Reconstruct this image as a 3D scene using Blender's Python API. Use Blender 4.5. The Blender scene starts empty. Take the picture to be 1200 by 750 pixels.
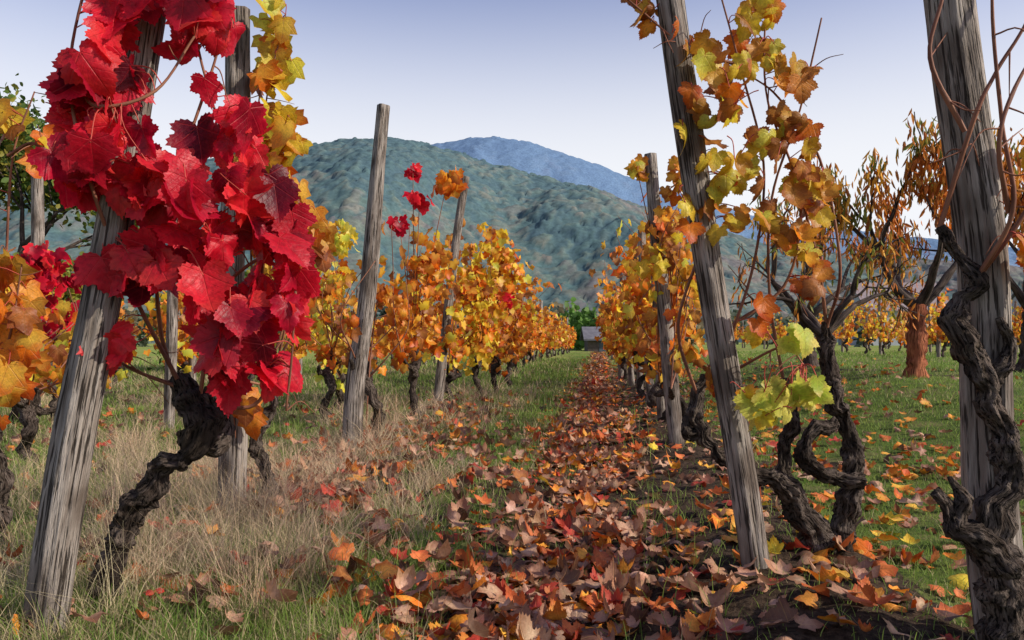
import bpy, math
import numpy as np
from mathutils import Vector

rng = np.random.default_rng(11)
scene = bpy.context.scene
scene.view_settings.view_transform = 'Standard'
scene.view_settings.look = 'None'
scene.view_settings.exposure = 0

# ------------------------------------------------------------ noise / terrain
def _h(i, j, s):
    v = np.sin(i * 127.1 + j * 311.7 + s * 74.7) * 43758.5453
    return v - np.floor(v)

def vnoise(x, y, s=0):
    x = np.asarray(x, float); y = np.asarray(y, float)
    xi = np.floor(x); yi = np.floor(y)
    fx = x - xi; fy = y - yi
    fx = fx * fx * (3 - 2 * fx); fy = fy * fy * (3 - 2 * fy)
    a = _h(xi, yi, s); b = _h(xi + 1, yi, s); c = _h(xi, yi + 1, s); d = _h(xi + 1, yi + 1, s)
    return (a * (1 - fx) + b * fx) * (1 - fy) + (c * (1 - fx) + d * fx) * fy

def fbm(x, y, s=0, o=4):
    t = 0; a = .5; n = 0
    for k in range(o):
        t = t + a * vnoise(x * 2 ** k, y * 2 ** k, s + k); n += a; a *= .5
    return t / n

def worley(x, y, s=0):
    xi = np.floor(x); yi = np.floor(y); best = np.full(x.shape, 9.); idv = np.zeros(x.shape)
    for dx in (-1, 0, 1):
        for dy in (-1, 0, 1):
            cx = xi + dx; cy = yi + dy
            d = (cx + _h(cx, cy, s) - x) ** 2 + (cy + _h(cx, cy, s + 1) - y) ** 2
            m = d < best; best = np.where(m, d, best); idv = np.where(m, _h(cx, cy, s + 2), idv)
    return np.sqrt(best), idv

def ss(t):
    t = np.clip(t, 0, 1); return t * t * (3 - 2 * t)

def lrow(y):
    y = np.minimum(y, 60.); return -1.42 + .055 * y + .0008 * y * y
def l2row(y): return -5.6 + .1 * np.minimum(y, 80.)
def rrow(y): return .55 + .112 * y
def pathc(y): return rrow(y) - .67

def gh(x, y):
    x = np.asarray(x, float); y = np.asarray(y, float)
    u = x - pathc(y)
    z = -.06 * np.exp(-(u / .32) ** 2)
    v = x - rrow(y) - .1
    z = z + .05 * np.exp(-(v / .35) ** 2)
    z = z + .035 * np.exp(-((x - lrow(y)) / .5) ** 2)
    near = np.exp(-(y / 25.) ** 2)
    z = z + near * (.05 * (fbm(x * 1.3, y * 1.3, 3) - .5) + .02 * (fbm(x * 7, y * 7, 8) - .5))
    bank = np.exp(-((v) / .6) ** 2)
    z = z + near * bank * .06 * (fbm(x * 14, y * 14, 21) - .5)
    z = z + .35 * ss((x - rrow(y) - .7) / 2.5) * ss((y - 3) / 6.)
    return z

def grassp(x, y):
    u = x - pathc(y) + .25 * (fbm(x * .0 + 3, y * .8, 12) - .5)
    p = np.where(np.abs(u) < .22, .24, .95)
    p = np.where((u >= .22) & (u < 1.1), .18, p)
    p = np.where((u < -.22) & (u > -.36), .65, p)
    n = fbm(x * 1.6, y * 1.6, 31)
    p = p * np.clip((n - .22) * 3.2, .15, 1)
    return p

# ------------------------------------------------------------ mesh builder
class Acc:
    def __init__(s):
        s.V = []; s.F = {3: [], 4: []}; s.A = {}; s.n = 0
    def add(s, V, F3=None, F4=None, **attrs):
        V = np.asarray(V, float).reshape(-1, 3)
        if F3 is not None and len(F3): s.F[3].append(np.asarray(F3, int).reshape(-1, 3) + s.n)
        if F4 is not None and len(F4): s.F[4].append(np.asarray(F4, int).reshape(-1, 4) + s.n)
        s.V.append(V); s.n += len(V)
        for k, v in attrs.items(): s.A.setdefault(k, []).append(np.asarray(v, float).reshape(len(V), -1))
    def build(s, name, mat, parent=None, smooth=True):
        me = bpy.data.meshes.new(name)
        V = np.concatenate(s.V)
        me.vertices.add(len(V)); me.vertices.foreach_set('co', V.ravel().astype(np.float32))
        loops = []; starts = []; tot = []; c = 0
        for k in (3, 4):
            if s.F[k]:
                f = np.concatenate(s.F[k]); loops.append(f.ravel())
                starts.append(c + np.arange(len(f)) * k); tot.append(np.full(len(f), k)); c += f.size
        loops = np.concatenate(loops); starts = np.concatenate(starts); tot = np.concatenate(tot)
        me.loops.add(len(loops)); me.loops.foreach_set('vertex_index', loops.astype(np.int32))
        me.polygons.add(len(starts)); me.polygons.foreach_set('loop_start', starts.astype(np.int32))
        me.polygons.foreach_set('loop_total', tot.astype(np.int32))
        me.update(calc_edges=True)
        me.polygons.foreach_set('use_smooth', np.full(len(starts), smooth))
        for k, lst in s.A.items():
            a = np.concatenate(lst)
            if k in ('Col', 'Rim'):
                at = me.attributes.new(k, 'FLOAT_COLOR', 'POINT')
                a = np.concatenate([a[:, :3], np.ones((len(a), 1))], 1)
                at.data.foreach_set('color', a.ravel().astype(np.float32))
            else:
                at = me.attributes.new(k, 'FLOAT_VECTOR', 'POINT')
                at.data.foreach_set('vector', a.ravel().astype(np.float32))
        me.materials.append(mat)
        ob = bpy.data.objects.new(name, me)
        scene.collection.objects.link(ob)
        if parent is not None: ob.parent = parent
        return ob

def empty(name):
    e = bpy.data.objects.new(name, None); scene.collection.objects.link(e); return e

# ------------------------------------------------------------ materials
class NT:
    def __init__(s, name):
        s.m = bpy.data.materials.new(name); s.m.use_nodes = True
        s.t = s.m.node_tree; s.t.nodes.clear()
        s.out = s.n('ShaderNodeOutputMaterial')
    def n(s, typ, **kw):
        nd = s.t.nodes.new(typ)
        for k, v in kw.items(): setattr(nd, k, v)
        return nd
    def l(s, a, b): s.t.links.new(a, b)
    def setin(s, sock, v):
        if isinstance(v, bpy.types.NodeSocket): s.l(v, sock)
        else: sock.default_value = v
    def math(s, op, a, b=None, clamp=False):
        nd = s.n('ShaderNodeMath', operation=op, use_clamp=clamp)
        s.setin(nd.inputs[0], a)
        if b is not None: s.setin(nd.inputs[1], b)
        return nd.outputs[0]
    def mix(s, f, a, b, blend='MIX'):
        nd = s.n('ShaderNodeMix', data_type='RGBA', blend_type=blend)
        s.setin(nd.inputs[0], f)
        for i, v in ((6, a), (7, b)):
            if isinstance(v, tuple) and len(v) == 3: v = (*v, 1)
            s.setin(nd.inputs[i], v)
        return nd.outputs[2]
    def mr(s, v, a, b, c=0., d=1.):
        nd = s.n('ShaderNodeMapRange', interpolation_type='SMOOTHSTEP')
        s.setin(nd.inputs[0], v)
        for i, q in enumerate((a, b, c, d)): nd.inputs[i + 1].default_value = q
        return nd.outputs[0]
    def attr(s, name): return s.n('ShaderNodeAttribute', attribute_name=name)
    def noise(s, vec, scale, detail=4, rough=.55):
        nd = s.n('ShaderNodeTexNoise'); nd.inputs['Scale'].default_value = scale
        nd.inputs['Detail'].default_value = detail; nd.inputs['Roughness'].default_value = rough
        if vec is not None: s.l(vec, nd.inputs['Vector'])
        return nd.outputs['Fac']
    def scale(s, vec, xyz):
        nd = s.n('ShaderNodeMapping'); s.l(vec, nd.inputs[0]); nd.inputs['Scale'].default_value = xyz
        return nd.outputs[0]
    def pos(s): return s.n('ShaderNodeNewGeometry').outputs['Position']
    def bump(s, h, strength, dist):
        nd = s.n('ShaderNodeBump'); nd.inputs['Strength'].default_value = strength
        nd.inputs['Distance'].default_value = dist; s.l(h, nd.inputs['Height']); return nd.outputs[0]
    def finish(s, col, rough=.8, spec=.3, normal=None, transl=0., tcol=None):
        p = s.n('ShaderNodeBsdfPrincipled'); s.setin(p.inputs['Base Color'], col if isinstance(col, bpy.types.NodeSocket) else (*col, 1))
        s.setin(p.inputs['Roughness'], rough); p.inputs['Specular IOR Level'].default_value = spec
        if normal is not None: s.l(normal, p.inputs['Normal'])
        o = p.outputs[0]
        if transl:
            t = s.n('ShaderNodeBsdfTranslucent'); s.setin(t.inputs[0], tcol if tcol is not None else col)
            m = s.n('ShaderNodeMixShader'); m.inputs[0].default_value = transl
            s.l(o, m.inputs[1]); s.l(t.outputs[0], m.inputs[2]); o = m.outputs[0]
        s.l(o, s.out.inputs[0]); return s.m

def leaf_material(name, transl=.45, brown=.3, veins=True, rough=.45, spec=.35, vcol=(.75, .45, .14), vstr=.42):
    s = NT(name)
    a = s.attr('luv').outputs['Vector']
    sep = s.n('ShaderNodeSeparateXYZ'); s.l(a, sep.inputs[0])
    x, y, rnd = sep.outputs
    ax = s.math('ABSOLUTE', x)
    pos = s.pos()
    nz = s.noise(pos, 16, 1)
    dy = s.math('SUBTRACT', y, .2)
    rr = s.math('SQRT', s.math('ADD', s.math('MULTIPLY', ax, ax), s.math('MULTIPLY', dy, dy)))
    e = s.math('ADD', rr, s.math('MULTIPLY', s.math('SUBTRACT', nz, .5), 1.1))
    f = s.mr(e, .2, .65)
    col = s.mix(f, s.attr('Col').outputs['Color'], s.attr('Rim').outputs['Color'])
    if not veins: return s.finish(col, rough, spec, None, transl)
    nz2 = s.noise(pos, 70, 3)
    sp = s.mr(s.math('ADD', nz2, s.math('MULTIPLY', rr, .25)), .60, .72)
    col = s.mix(s.math('MULTIPLY', sp, brown), col, (.10, .035, .012))
    hs = s.n('ShaderNodeHueSaturation'); s.l(col, hs.inputs['Color']); s.l(s.mr(nz2, .25, .75, .7, 1.2), hs.inputs['Value'])
    col = hs.outputs[0]
    mn = None
    for ang in (0, 52, 108):
        dx, dyy = math.sin(math.radians(ang)), math.cos(math.radians(ang))
        perp = s.math('ABSOLUTE', s.math('SUBTRACT', s.math('MULTIPLY', ax, dyy), s.math('MULTIPLY', y, dx)))
        al = s.math('ADD', s.math('MULTIPLY', ax, dx), s.math('MULTIPLY', y, dyy))
        p = s.math('ADD', perp, s.math('LESS_THAN', al, 0.))
        mn = p if mn is None else s.math('MINIMUM', mn, p)
    vm = s.mr(mn, .004, .018, 1., 0.)
    wob = s.math('MULTIPLY', nz2, 2.5)
    w = s.math('SINE', s.math('ADD', s.math('MULTIPLY', s.math('SUBTRACT', y, s.math('MULTIPLY', ax, .8)), 40.), wob))
    vm = s.math('MAXIMUM', vm, s.mr(w, .88, 1., 0., .3))
    vc = s.mix(.5, s.attr('Rim').outputs['Color'], vcol)
    col = s.mix(s.math('MULTIPLY', vm, vstr), col, vc)
    nrm = s.bump(s.math('ADD', s.math('MULTIPLY', vm, -.6), nz2), .6, .004)
    return s.finish(col, rough, spec, nrm, transl)

M_leaf = leaf_material('grape_leaf', .52, .4)
M_leafred = leaf_material('red_grape_leaf', .52, .12, vcol=(.6, .07, .06), vstr=.45, rough=.42)
M_leaffar = leaf_material('grape_leaf_distant', .52, .2, veins=False)
M_fallen = leaf_material('fallen_leaf', .2, .35, rough=.6, spec=.3)

def plain_attr(name, transl=.3, rough=.7, spec=.2):
    s = NT(name)
    return s.finish(s.attr('Col').outputs['Color'], rough, spec, None, transl)
M_grass = plain_attr('grass_blades', .45, .6, .25)
M_straw = plain_attr('dry_grass', .3, .7, .2)
M_foliage = plain_attr('foliage', .4, .6, .25)

def forest_material():
    s = NT('forest_cover'); c = s.attr('Col').outputs['Color']; p = s.pos()
    n = s.noise(p, .35, 4, .7)
    hs = s.n('ShaderNodeHueSaturation'); s.l(c, hs.inputs['Color']); s.l(s.mr(n, .3, .7, .78, 1.2), hs.inputs['Value'])
    return s.finish(hs.outputs[0], 1., 0.)
M_forest = forest_material()

def wood_material(name, c_dark, c_mid, c_light, sx, bstr, bd, crack=.5, rough=.85, stretch=.07):
    s = NT(name)
    v = s.attr('tuv').outputs['Vector']
    n1 = s.noise(s.scale(v, (sx, sx, sx * stretch)), 1., 5, .62)
    n2 = s.noise(s.scale(v, (sx * 3, sx * 3, sx * stretch * 1.8)), 1., 3, .6)
    n3 = s.noise(s.scale(v, (7, 7, 5)), 1., 2, .5)
    col = s.mix(s.mr(n1, .35, .65), c_mid, c_light)
    col = s.mix(s.mr(n3, .42, .68, 0., .75), col, c_dark)
    ck = s.mr(n2, .38, .46, 1., 0.)
    col = s.mix(s.math('MULTIPLY', ck, crack), col, tuple(q * .3 for q in c_dark))
    h = s.math('SUBTRACT', s.math('ADD', n1, s.math('MULTIPLY', n2, .6)), s.math('MULTIPLY', ck, .6))
    return s.finish(col, rough, .15, s.bump(h, bstr, bd))

M_post = wood_material('weathered_wood', (.075, .055, .042), (.19, .16, .135), (.35, .315, .28), 45, 1., .014, .9)
M_bark = wood_material('vine_bark', (.016, .011, .008), (.05, .036, .028), (.15, .12, .10), 75, 1., .018, .9, .95, .4)
M_cane = wood_material('vine_cane', (.10, .035, .025), (.2, .08, .05), (.3, .14, .08), 60, .4, .003, .3, .6)
M_bark2 = wood_material('dark_tree_bark', (.025, .017, .015), (.055, .04, .034), (.11, .085, .07), 30, .8, .02, .7)
M_peachbark = wood_material('reddish_bark', (.16, .045, .022), (.32, .10, .05), (.44, .17, .08), 30, 1., .03, .7)
def flat_mat(name, c):
    s = NT(name); return s.finish(c, .6, .3)
M_petiole = flat_mat('petiole', (.38, .06, .04))

def ground_material():
    s = NT('vineyard_ground')
    m = s.attr('msk').outputs['Vector']
    sep = s.n('ShaderNodeSeparateXYZ'); s.l(m, sep.inputs[0])
    g, pth, dst = sep.outputs
    p = s.pos()
    nA = s.noise(p, 3, 5, .6); nB = s.noise(p, 40, 5, .7); nC = s.noise(p, .35, 4, .6)
    soil = s.mix(s.mr(nB, .35, .65), (.022, .014, .009), (.085, .058, .038))
    gr = s.mix(s.mr(nB, .3, .7), (.03, .055, .012), (.11, .16, .03))
    gr = s.mix(s.mr(nA, .42, .72, 0., .5), gr, (.26, .21, .10))
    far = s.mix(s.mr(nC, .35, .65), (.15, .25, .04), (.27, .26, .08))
    gf = s.math('ADD', g, s.math('MULTIPLY', s.math('SUBTRACT', nA, .5), .5), True)
    col = s.mix(s.mr(gf, .25, .6), soil, gr)
    lit = s.mix(s.mr(nB, .3, .7), (.13, .06, .03), (.38, .19, .10))
    col = s.mix(pth, col, lit)
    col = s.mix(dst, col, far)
    h = s.math('ADD', s.math('MULTIPLY', nA, .5), nB)
    return s.finish(col, .95, .1, s.bump(h, .9, .03))
M_ground = ground_material()

# ------------------------------------------------------------ ground
def axis(lo, hi, st, far, g=1.16):
    a = list(np.arange(lo, hi, st)); d = st; v = a[-1]
    while v < far: d *= g; v += d; a.append(v)
    return a
xp = axis(-6, 8, .05, 2500)
xn = axis(6, 6.01, .05, 2500); xs = np.array(sorted([-q for q in xn[1:]]) + xp)
yp = axis(1.0, 14, .05, 3000); yn = axis(-1.0, -.99, .05, 300)
ys = np.array(sorted([-q for q in yn]) + yp)
ys = np.unique(np.round(ys, 4)); xs = np.unique(np.round(xs, 4))
X, Y = np.meshgrid(xs, ys); Z = gh(X, Y)
G = grassp(X, Y) / .9
dens_path = np.exp(-((X - pathc(Y)) / .30) ** 2) * (Y < 70)
pm = dens_path * .7 * ss((Y - 4) / 8)
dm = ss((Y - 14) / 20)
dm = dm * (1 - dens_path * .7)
msk = np.stack([G, pm, dm], -1)
ny, nx = X.shape
idx = np.arange(nx * ny).reshape(ny, nx)
F = np.stack([idx[:-1, :-1], idx[:-1, 1:], idx[1:, 1:], idx[1:, :-1]], -1).reshape(-1, 4)
A = Acc(); A.add(np.stack([X, Y, Z], -1), None, F, msk=msk); A.build('ground', M_ground)

# ------------------------------------------------------------ leaf templates
HALF = [(0, 0), (.05, -.10), (.15, -.18), (.28, -.20), (.38, -.17), (.50, -.09), (.50, .02), (.44, .10),
        (.54, .15), (.62, .26), (.65, .41), (.55, .44), (.46, .50), (.33, .51), (.35, .62), (.30, .73),
        (.19, .81), (.10, .91), (0, 1.0)]
def template(lod):
    h = HALF
    if lod == 2: h = [HALF[i] for i in (0, 2, 3, 5, 7, 10, 13, 15, 18)]
    if lod == 3: h = [(0, 0), (.4, -.15), (.42, .1), (.6, .38), (.32, .55), (0, 1.)]
    if lod == 4: h = [(0, -.1), (.5, .1), (.3, .6), (0, 1.)]
    full = h + [(-x, y) for x, y in reversed(h[1:-1])]
    c = np.array([0, .17]); P = np.array(full)
    if lod == 1:
        Q = []
        for i in range(len(P)):
            a = P[i]; b = P[(i + 1) % len(P)]
            Q.append(a)
            m = (a + b) / 2; Q.append(m + (c - m) * .07)
        P = np.array(Q)
    rings = {1: (1, .72, .4), 2: (1, .5), 3: (1,), 4: (1,)}[lod]
    n = len(P); V = [c + (P - c) * r for r in rings]; V = np.concatenate(V + [c[None]])
    F4 = []; F3 = []
    for k in range(len(rings) - 1):
        for i in range(n):
            j = (i + 1) % n; F4.append((k * n + i, k * n + j, (k + 1) * n + j, (k + 1) * n + i))
    k = len(rings) - 1
    for i in range(n): F3.append((k * n + i, k * n + (i + 1) % n, len(V) - 1))
    return V, np.array(F3), np.array(F4).reshape(-1, 4)
T = {k: template(k) for k in (1, 2, 3, 4)}

def norm(v): return v / (np.linalg.norm(v, axis=-1, keepdims=True) + 1e-9)

def add_leaves(acc, P, tip, nrm, size, core, rim, lod=2, cup=.35, wave=.25, fold=.25, narrow=1.):
    UV, F3, F4 = T[lod]; N = len(P); M = len(UV)
    x = UV[:, 0][None]; y = UV[:, 1][None]
    r2 = x ** 2 + (y - .17) ** 2; th = np.arctan2(x, y - .17)
    a = np.clip(rng.normal(0.1, 1, (N, 1)) * cup, -1.4, 1.4); b = rng.random((N, 1)) * fold
    c = np.clip(rng.normal(0, 1, (N, 1)), -1.8, 1.8) * wave; ph = rng.random((N, 1)) * 6.28; kf = rng.integers(2, 5, (N, 1))
    z = -a * r2 + b * np.abs(x) + c * np.sin(kf * th + ph) * r2 + rng.normal(0, 1, (N, 1)) * wave * .8 * np.maximum(y - .3, 0) ** 2
    sk = rng.normal(0, .12, (N, 1))
    xx = (x + sk * (y - .2)) * (1 - .3 * np.abs(a) * r2) * narrow * rng.uniform(.8, 1.12, (N, 1)); yy = y * (1 - .2 * np.abs(a) * r2)
    tip = norm(tip); nrm = norm(nrm - (nrm * tip).sum(-1, keepdims=True) * tip); S = np.cross(tip, nrm)
    V = P[:, None] + size[:, None, None] * (xx[..., None] * S[:, None] + yy[..., None] * tip[:, None] + z[..., None] * nrm[:, None])
    off = (np.arange(N) * M)[:, None, None]
    f3 = (F3[None] + off).reshape(-1, 3); f4 = (F4[None] + off).reshape(-1, 4) if len(F4) else None
    luv = np.concatenate([np.broadcast_to(UV[None], (N, M, 2)), np.broadcast_to(rng.random((N, 1, 1)), (N, M, 1))], -1)
    acc.add(V.reshape(-1, 3), f3, f4, luv=luv.reshape(-1, 3),
            Col=np.repeat(core, M, 0), Rim=np.repeat(rim, M, 0))

PAL = {
 'red': [((.68, .007, .032), (.85, .018, .05), 4.5), ((.82, .018, .04), (.88, .05, .05), 3), ((.34, .003, .024), (.6, .006, .038), 3), ((.14, .003, .018), (.34, .004, .025), 1.5)],
 'orange': [((.86, .38, .04), (.82, .20, .015), 4), ((.78, .20, .015), (.64, .09, .01), 3), ((.87, .5, .06), (.76, .26, .02), 3), ((.45, .16, .035), (.32, .08, .02), 1.6)],
 'yellow': [((.88, .70, .06), (.84, .54, .03), 4), ((.70, .70, .09), (.84, .60, .04), 2), ((.84, .54, .05), (.66, .28, .02), 2)],
 'lime': [((.56, .66, .08), (.88, .82, .14), 3), ((.84, .79, .14), (.89, .79, .18), 2)],
 'rust': [((.50, .21, .045), (.31, .10, .025), 3.5), ((.72, .31, .055), (.45, .14, .025), 3), ((.78, .44, .06), (.56, .18, .02), 2)],
 'fallen': [((.46, .25, .16), (.31, .14, .085), 4.5), ((.60, .37, .25), (.42, .21, .12), 4), ((.68, .19, .05), (.54, .11, .03), 3.),
            ((.76, .34, .05), (.62, .17, .02), 1.5), ((.46, .05, .035), (.52, .06, .03), 1.4), ((.16, .08, .055), (.12, .055, .035), 2.2)],
}
def colors(pal, n):
    ent = []; w = []
    for k, wt in pal.items():
        tot = sum(e[2] for e in PAL[k])
        for e in PAL[k]: ent.append(e); w.append(wt * e[2] / tot)
    w = np.array(w) / sum(w); i = rng.choice(len(ent), n, p=w)
    c = np.array([e[0] for e in ent])[i]; r = np.array([e[1] for e in ent])[i]
    v = rng.uniform(.75, 1.1, (n, 1))
    return np.clip(c * v * rng.uniform(.92, 1.08, (n, 3)), 0, .9), np.clip(r * v * rng.uniform(.92, 1.08, (n, 3)), 0, .9)

# ------------------------------------------------------------ tubes
def spline(pts, rad, n):
    P = np.array(pts, float); R = np.array(rad, float)
    Pe = np.concatenate([2 * P[:1] - P[1:2], P, 2 * P[-1:] - P[-2:-1]])
    out = []; ro = []
    for i in range(len(P) - 1):
        p0, p1, p2, p3 = Pe[i:i + 4]
        for t in np.linspace(0, 1, n, endpoint=False):
            out.append(.5 * (2 * p1 + (p2 - p0) * t + (2 * p0 - 5 * p1 + 4 * p2 - p3) * t * t + (3 * p1 - p0 - 3 * p2 + p3) * t ** 3))
            ro.append(R[i] * (1 - t) + R[i + 1] * t)
    out.append(P[-1]); ro.append(R[-1])
    return np.array(out), np.array(ro)

def tube(acc, pts, rad, sides=8, n=4, gnarl=0., seed=0, cap=True, sq=0.):
    P, R = spline(pts, rad, n)
    K = len(P); Tn = norm(np.gradient(P, axis=0))
    s = np.concatenate([[0], np.cumsum(np.linalg.norm(np.diff(P, axis=0), axis=1))])
    if gnarl > .3:
        for ax in range(3):
            P[:, ax] += (fbm(s * 15 + seed * 5 + ax * 17, s * 0 + ax, seed + ax, 3) - .5) * R * 1.6
    ref = np.array([.3, 1., .2]) if abs(Tn[0][1]) < .8 else np.array([1., 0, 0])
    u = norm(np.cross(Tn[0], ref))
    ang = np.arange(sides) / sides * 2 * math.pi
    U = np.zeros((K, 3))
    for k in range(K):
        u = u - (u @ Tn[k]) * Tn[k]; u = u / math.sqrt(u @ u); U[k] = u
    W = np.cross(Tn, U); rr = np.repeat(R[:, None], sides, 1)
    ca = np.cos(ang)[None]; sa = np.sin(ang)[None]; q = s[:, None]
    if gnarl:
        tw = ang[None] + q * 1.6
        lump = vnoise(q * 17. + 0 * ca, 0 * q + seed * 7.3 + 0 * ca, seed)
        fine = fbm(np.cos(tw) * 1.5 + 50 + seed, np.sin(tw) * 1.5 + q * 20, seed + 5, 2)
        flake = fbm(np.cos(tw) * 5 + 20 + seed, np.sin(tw) * 5 + q * 42, seed + 15, 3)
        rr = rr * (1 + gnarl * ((lump - .45) * 1.3 + (fine - .5) * 2.0 + (flake - .5) * 1.9))
    if sq:
        rr = rr * (1 + sq * (fbm(ca * 1.5 + seed * 3 + 0 * q, sa * 1.5 + q * .6, seed, 3) - .5)
                   + sq * .2 * (fbm(ca * 9 + seed + 0 * q, sa * 9 + q * 2.0, seed + 3, 2) - .5))
    V = P[:, None] + (ca * rr)[..., None] * U[:, None] + (sa * rr)[..., None] * W[:, None]
    UV = np.stack([ca * R[:, None], sa * R[:, None], q + seed * 3.1 + 0 * ca], -1)
    V = V.reshape(-1, 3); UV = UV.reshape(-1, 3)
    i = np.arange(K - 1)[:, None] * sides; j = np.arange(sides)[None]; jn = (j + 1) % sides
    F4 = np.stack([i + j, i + jn, i + sides + jn, i + sides + j], -1).reshape(-1, 4)
    F3 = []
    if cap:
        V = np.concatenate([V, [P[-1] + Tn[-1] * R[-1] * .25]]); UV = np.concatenate([UV, [[0, 0, s[-1]]]])
        b = (K - 1) * sides; F3 = [(b + q, b + (q + 1) % sides, K * sides) for q in range(sides)]
    acc.add(V, F3, F4, tuv=UV)
    return P

_ps = [0]
def post(base, top, r0, r1, sides=20):
    _ps[0] += 1; sd = _ps[0]
    b = np.array(base, float); t = np.array(top, float)
    b[2] -= .15
    mid = (b + t) / 2 + rng.normal(0, .012, 3)
    q1 = b * .75 + t * .25 + rng.normal(0, .01, 3); q3 = b * .25 + t * .75 + rng.normal(0, .01, 3)
    A = Acc(); tube(A, [b, q1, mid, q3, t], [r0, r0 * .8 + r1 * .2, (r0 + r1) / 2, r0 * .2 + r1 * .8, r1], sides, 14, 0, sd, True, .65)
    return A.build('wooden_post', M_post)

# ------------------------------------------------------------ hero vines
def hero(trunks, canes, clusters, size, lod, leafmat, droop=.35, petiole=True, face=(.3, -.85, .35), cup=.35):
    E = empty('grape_vine')
    A = Acc(); C = Acc(); S = []
    for i, (p, r) in enumerate(trunks): tube(A, p, r, 36, 24, .55, 3 + i * 5 + len(canes))
    if trunks: A.build('trunk', M_bark, E)
    for i, c in enumerate(canes):
        k = len(c); r = np.linspace(.0065, .0028, k)
        c = np.array(c, float); cc = c.copy(); cc[1:] += rng.normal(0, .012, (k - 1, 3))
        P = tube(C, cc, r, 7, 7, .12, i); S.append(P)
        for _ in range(4):
            a = P[rng.integers(3, len(P))]; d = rng.normal(0, 1, 3) * np.array([1, .7, .6]); d = d / np.linalg.norm(d) * rng.uniform(.05, .16)
            m = a + d * .5 + np.array([0, 0, rng.uniform(-.02, .04)])
            tube(C, [a, m, a + d + np.array([0, 0, rng.uniform(-.05, .03)])], [.0025, .0018, .001], 5, 4)
    if canes: C.build('canes', M_cane, E)
    S = np.concatenate(S) if S else None
    L = Acc(); Pt = Acc()
    for (cx, cy, cz, r, n, pal) in clusters:
        q = norm(rng.normal(0, 1, (n, 3))) * (rng.random((n, 1)) ** .5)
        P = np.array([cx, cy, cz]) + q * np.array([r * 1.05, r * .95, r * 1.1])
        tip = np.stack([rng.normal(0, .5, n), rng.normal(0, .35, n), -1 + rng.normal(0, droop, n)], -1)
        nr = np.array(face) + rng.normal(0, .55, (n, 3)) + q * .5
        sz = rng.uniform(size[0], size[1], n); c, m = colors(pal, n)
        add_leaves(L, P - norm(tip) * sz[:, None] * .35, tip, nr, sz, c, m, lod, cup)
        if petiole and S is not None:
            for p, t, z in zip(P - norm(tip) * sz[:, None] * .35, norm(tip), sz):
                d = np.linalg.norm(S - p, axis=1); k = d.argmin()
                e = S[k] if d[k] < .16 else p - t * .07 + rng.normal(0, .02, 3)
                tube(Pt, [p + t * z * .06, (p + e) / 2 - t * .02, e], [.0018, .0016, .002], 4, 3, cap=False)
    if L.n: L.build('leaves', leafmat, E)
    if Pt.n: Pt.build('leaf_stalks', M_petiole, E)
    return E

R_ = {'red': 1}
post((-1.268, 2.12, 0), (-.905, 2.16, 2.2), .060, .047, 40)
post((-1.254, 3.55, 0), (-1.224, 3.55, 2.28), .058, .05, 32)
# near left red vine
hero([([(-1.245, 2.30, -.05), (-1.20, 2.30, .08), (-1.14, 2.29, .20), (-1.10, 2.31, .32), (-1.0, 2.3, .43), (-.90, 2.28, .51), (-.93, 2.3, .61), (-.975, 2.32, .69)],
       [.05, .038, .035, .030, .032, .042, .034, .02]),
      ([(-.90, 2.28, .50), (-.86, 2.33, .55), (-.90, 2.36, .62), (-.88, 2.36, .68)], [.036, .028, .024, .012])],
     [[(-.975, 2.32, .67), (-1.0, 2.26, .85), (-.97, 2.22, 1.1), (-.87, 2.2, 1.35), (-.8, 2.22, 1.6), (-.78, 2.25, 1.9)],
      [(-.90, 2.34, .65), (-.80, 2.28, .8), (-.70, 2.25, 1.0), (-.76, 2.22, 1.25), (-.86, 2.2, 1.55), (-.92, 2.2, 1.85)],
      [(-.95, 2.3, .66), (-1.05, 2.2, .95), (-1.09, 2.05, 1.25), (-1.14, 2.05, 1.5), (-1.08, 2.05, 1.75), (-1.05, 2.05, 1.95)],
      [(-.9, 2.3, .65), (-.82, 2.26, .95), (-.62, 2.24, 1.05), (-.6, 2.22, .82), (-.63, 2.2, .6)],
      [(-.97, 2.3, .67), (-1.1, 2.27, .72), (-1.14, 2.25, .8)],
      [(-.9, 2.34, .62), (-.78, 2.4, .6), (-.68, 2.35, .75), (-.66, 2.3, .95)],
      [(-1.14, 2.08, 1.5), (-1.05, 2.02, 1.4), (-.93, 2.03, 1.45), (-.85, 2.1, 1.6)]],
     [(-1.13, 2.07, 1.42, .09, 12, R_), (-1.03, 2.02, 1.27, .11, 18, R_), (-.84, 2.12, 1.66, .13, 18, R_), (-.78, 2.2, 1.40, .10, 13, R_),
      (-.92, 2.07, 1.18, .12, 19, R_), (-.74, 2.18, 1.18, .13, 20, R_), (-1.0, 2.12, .99, .07, 8, R_), (-.86, 2.14, 1.0, .12, 17, R_),
      (-.65, 2.2, .90, .09, 12, R_), (-.76, 2.16, .82, .10, 12, R_), (-1.09, 2.14, .78, .03, 3, R_), (-.64, 2.22, 1.05, .09, 11, R_),
      (-1.02, 2.07, 1.62, .06, 5, R_), (-.87, 2.12, 1.80, .10, 10, R_), (-1.14, 2.12, 1.22, .04, 4, R_), (-1.06, 2.02, 1.47, .08, 8, R_), (-.67, 2.22, .70, .06, 5, R_), (-.80, 2.2, .68, .05, 4, R_)],
     (.075, .142), 1, M_leafred)
OY = {'orange': 1, 'yellow': 1}; OO = {'orange': 1}; YY = {'yellow': 1, 'orange': .3}
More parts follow.
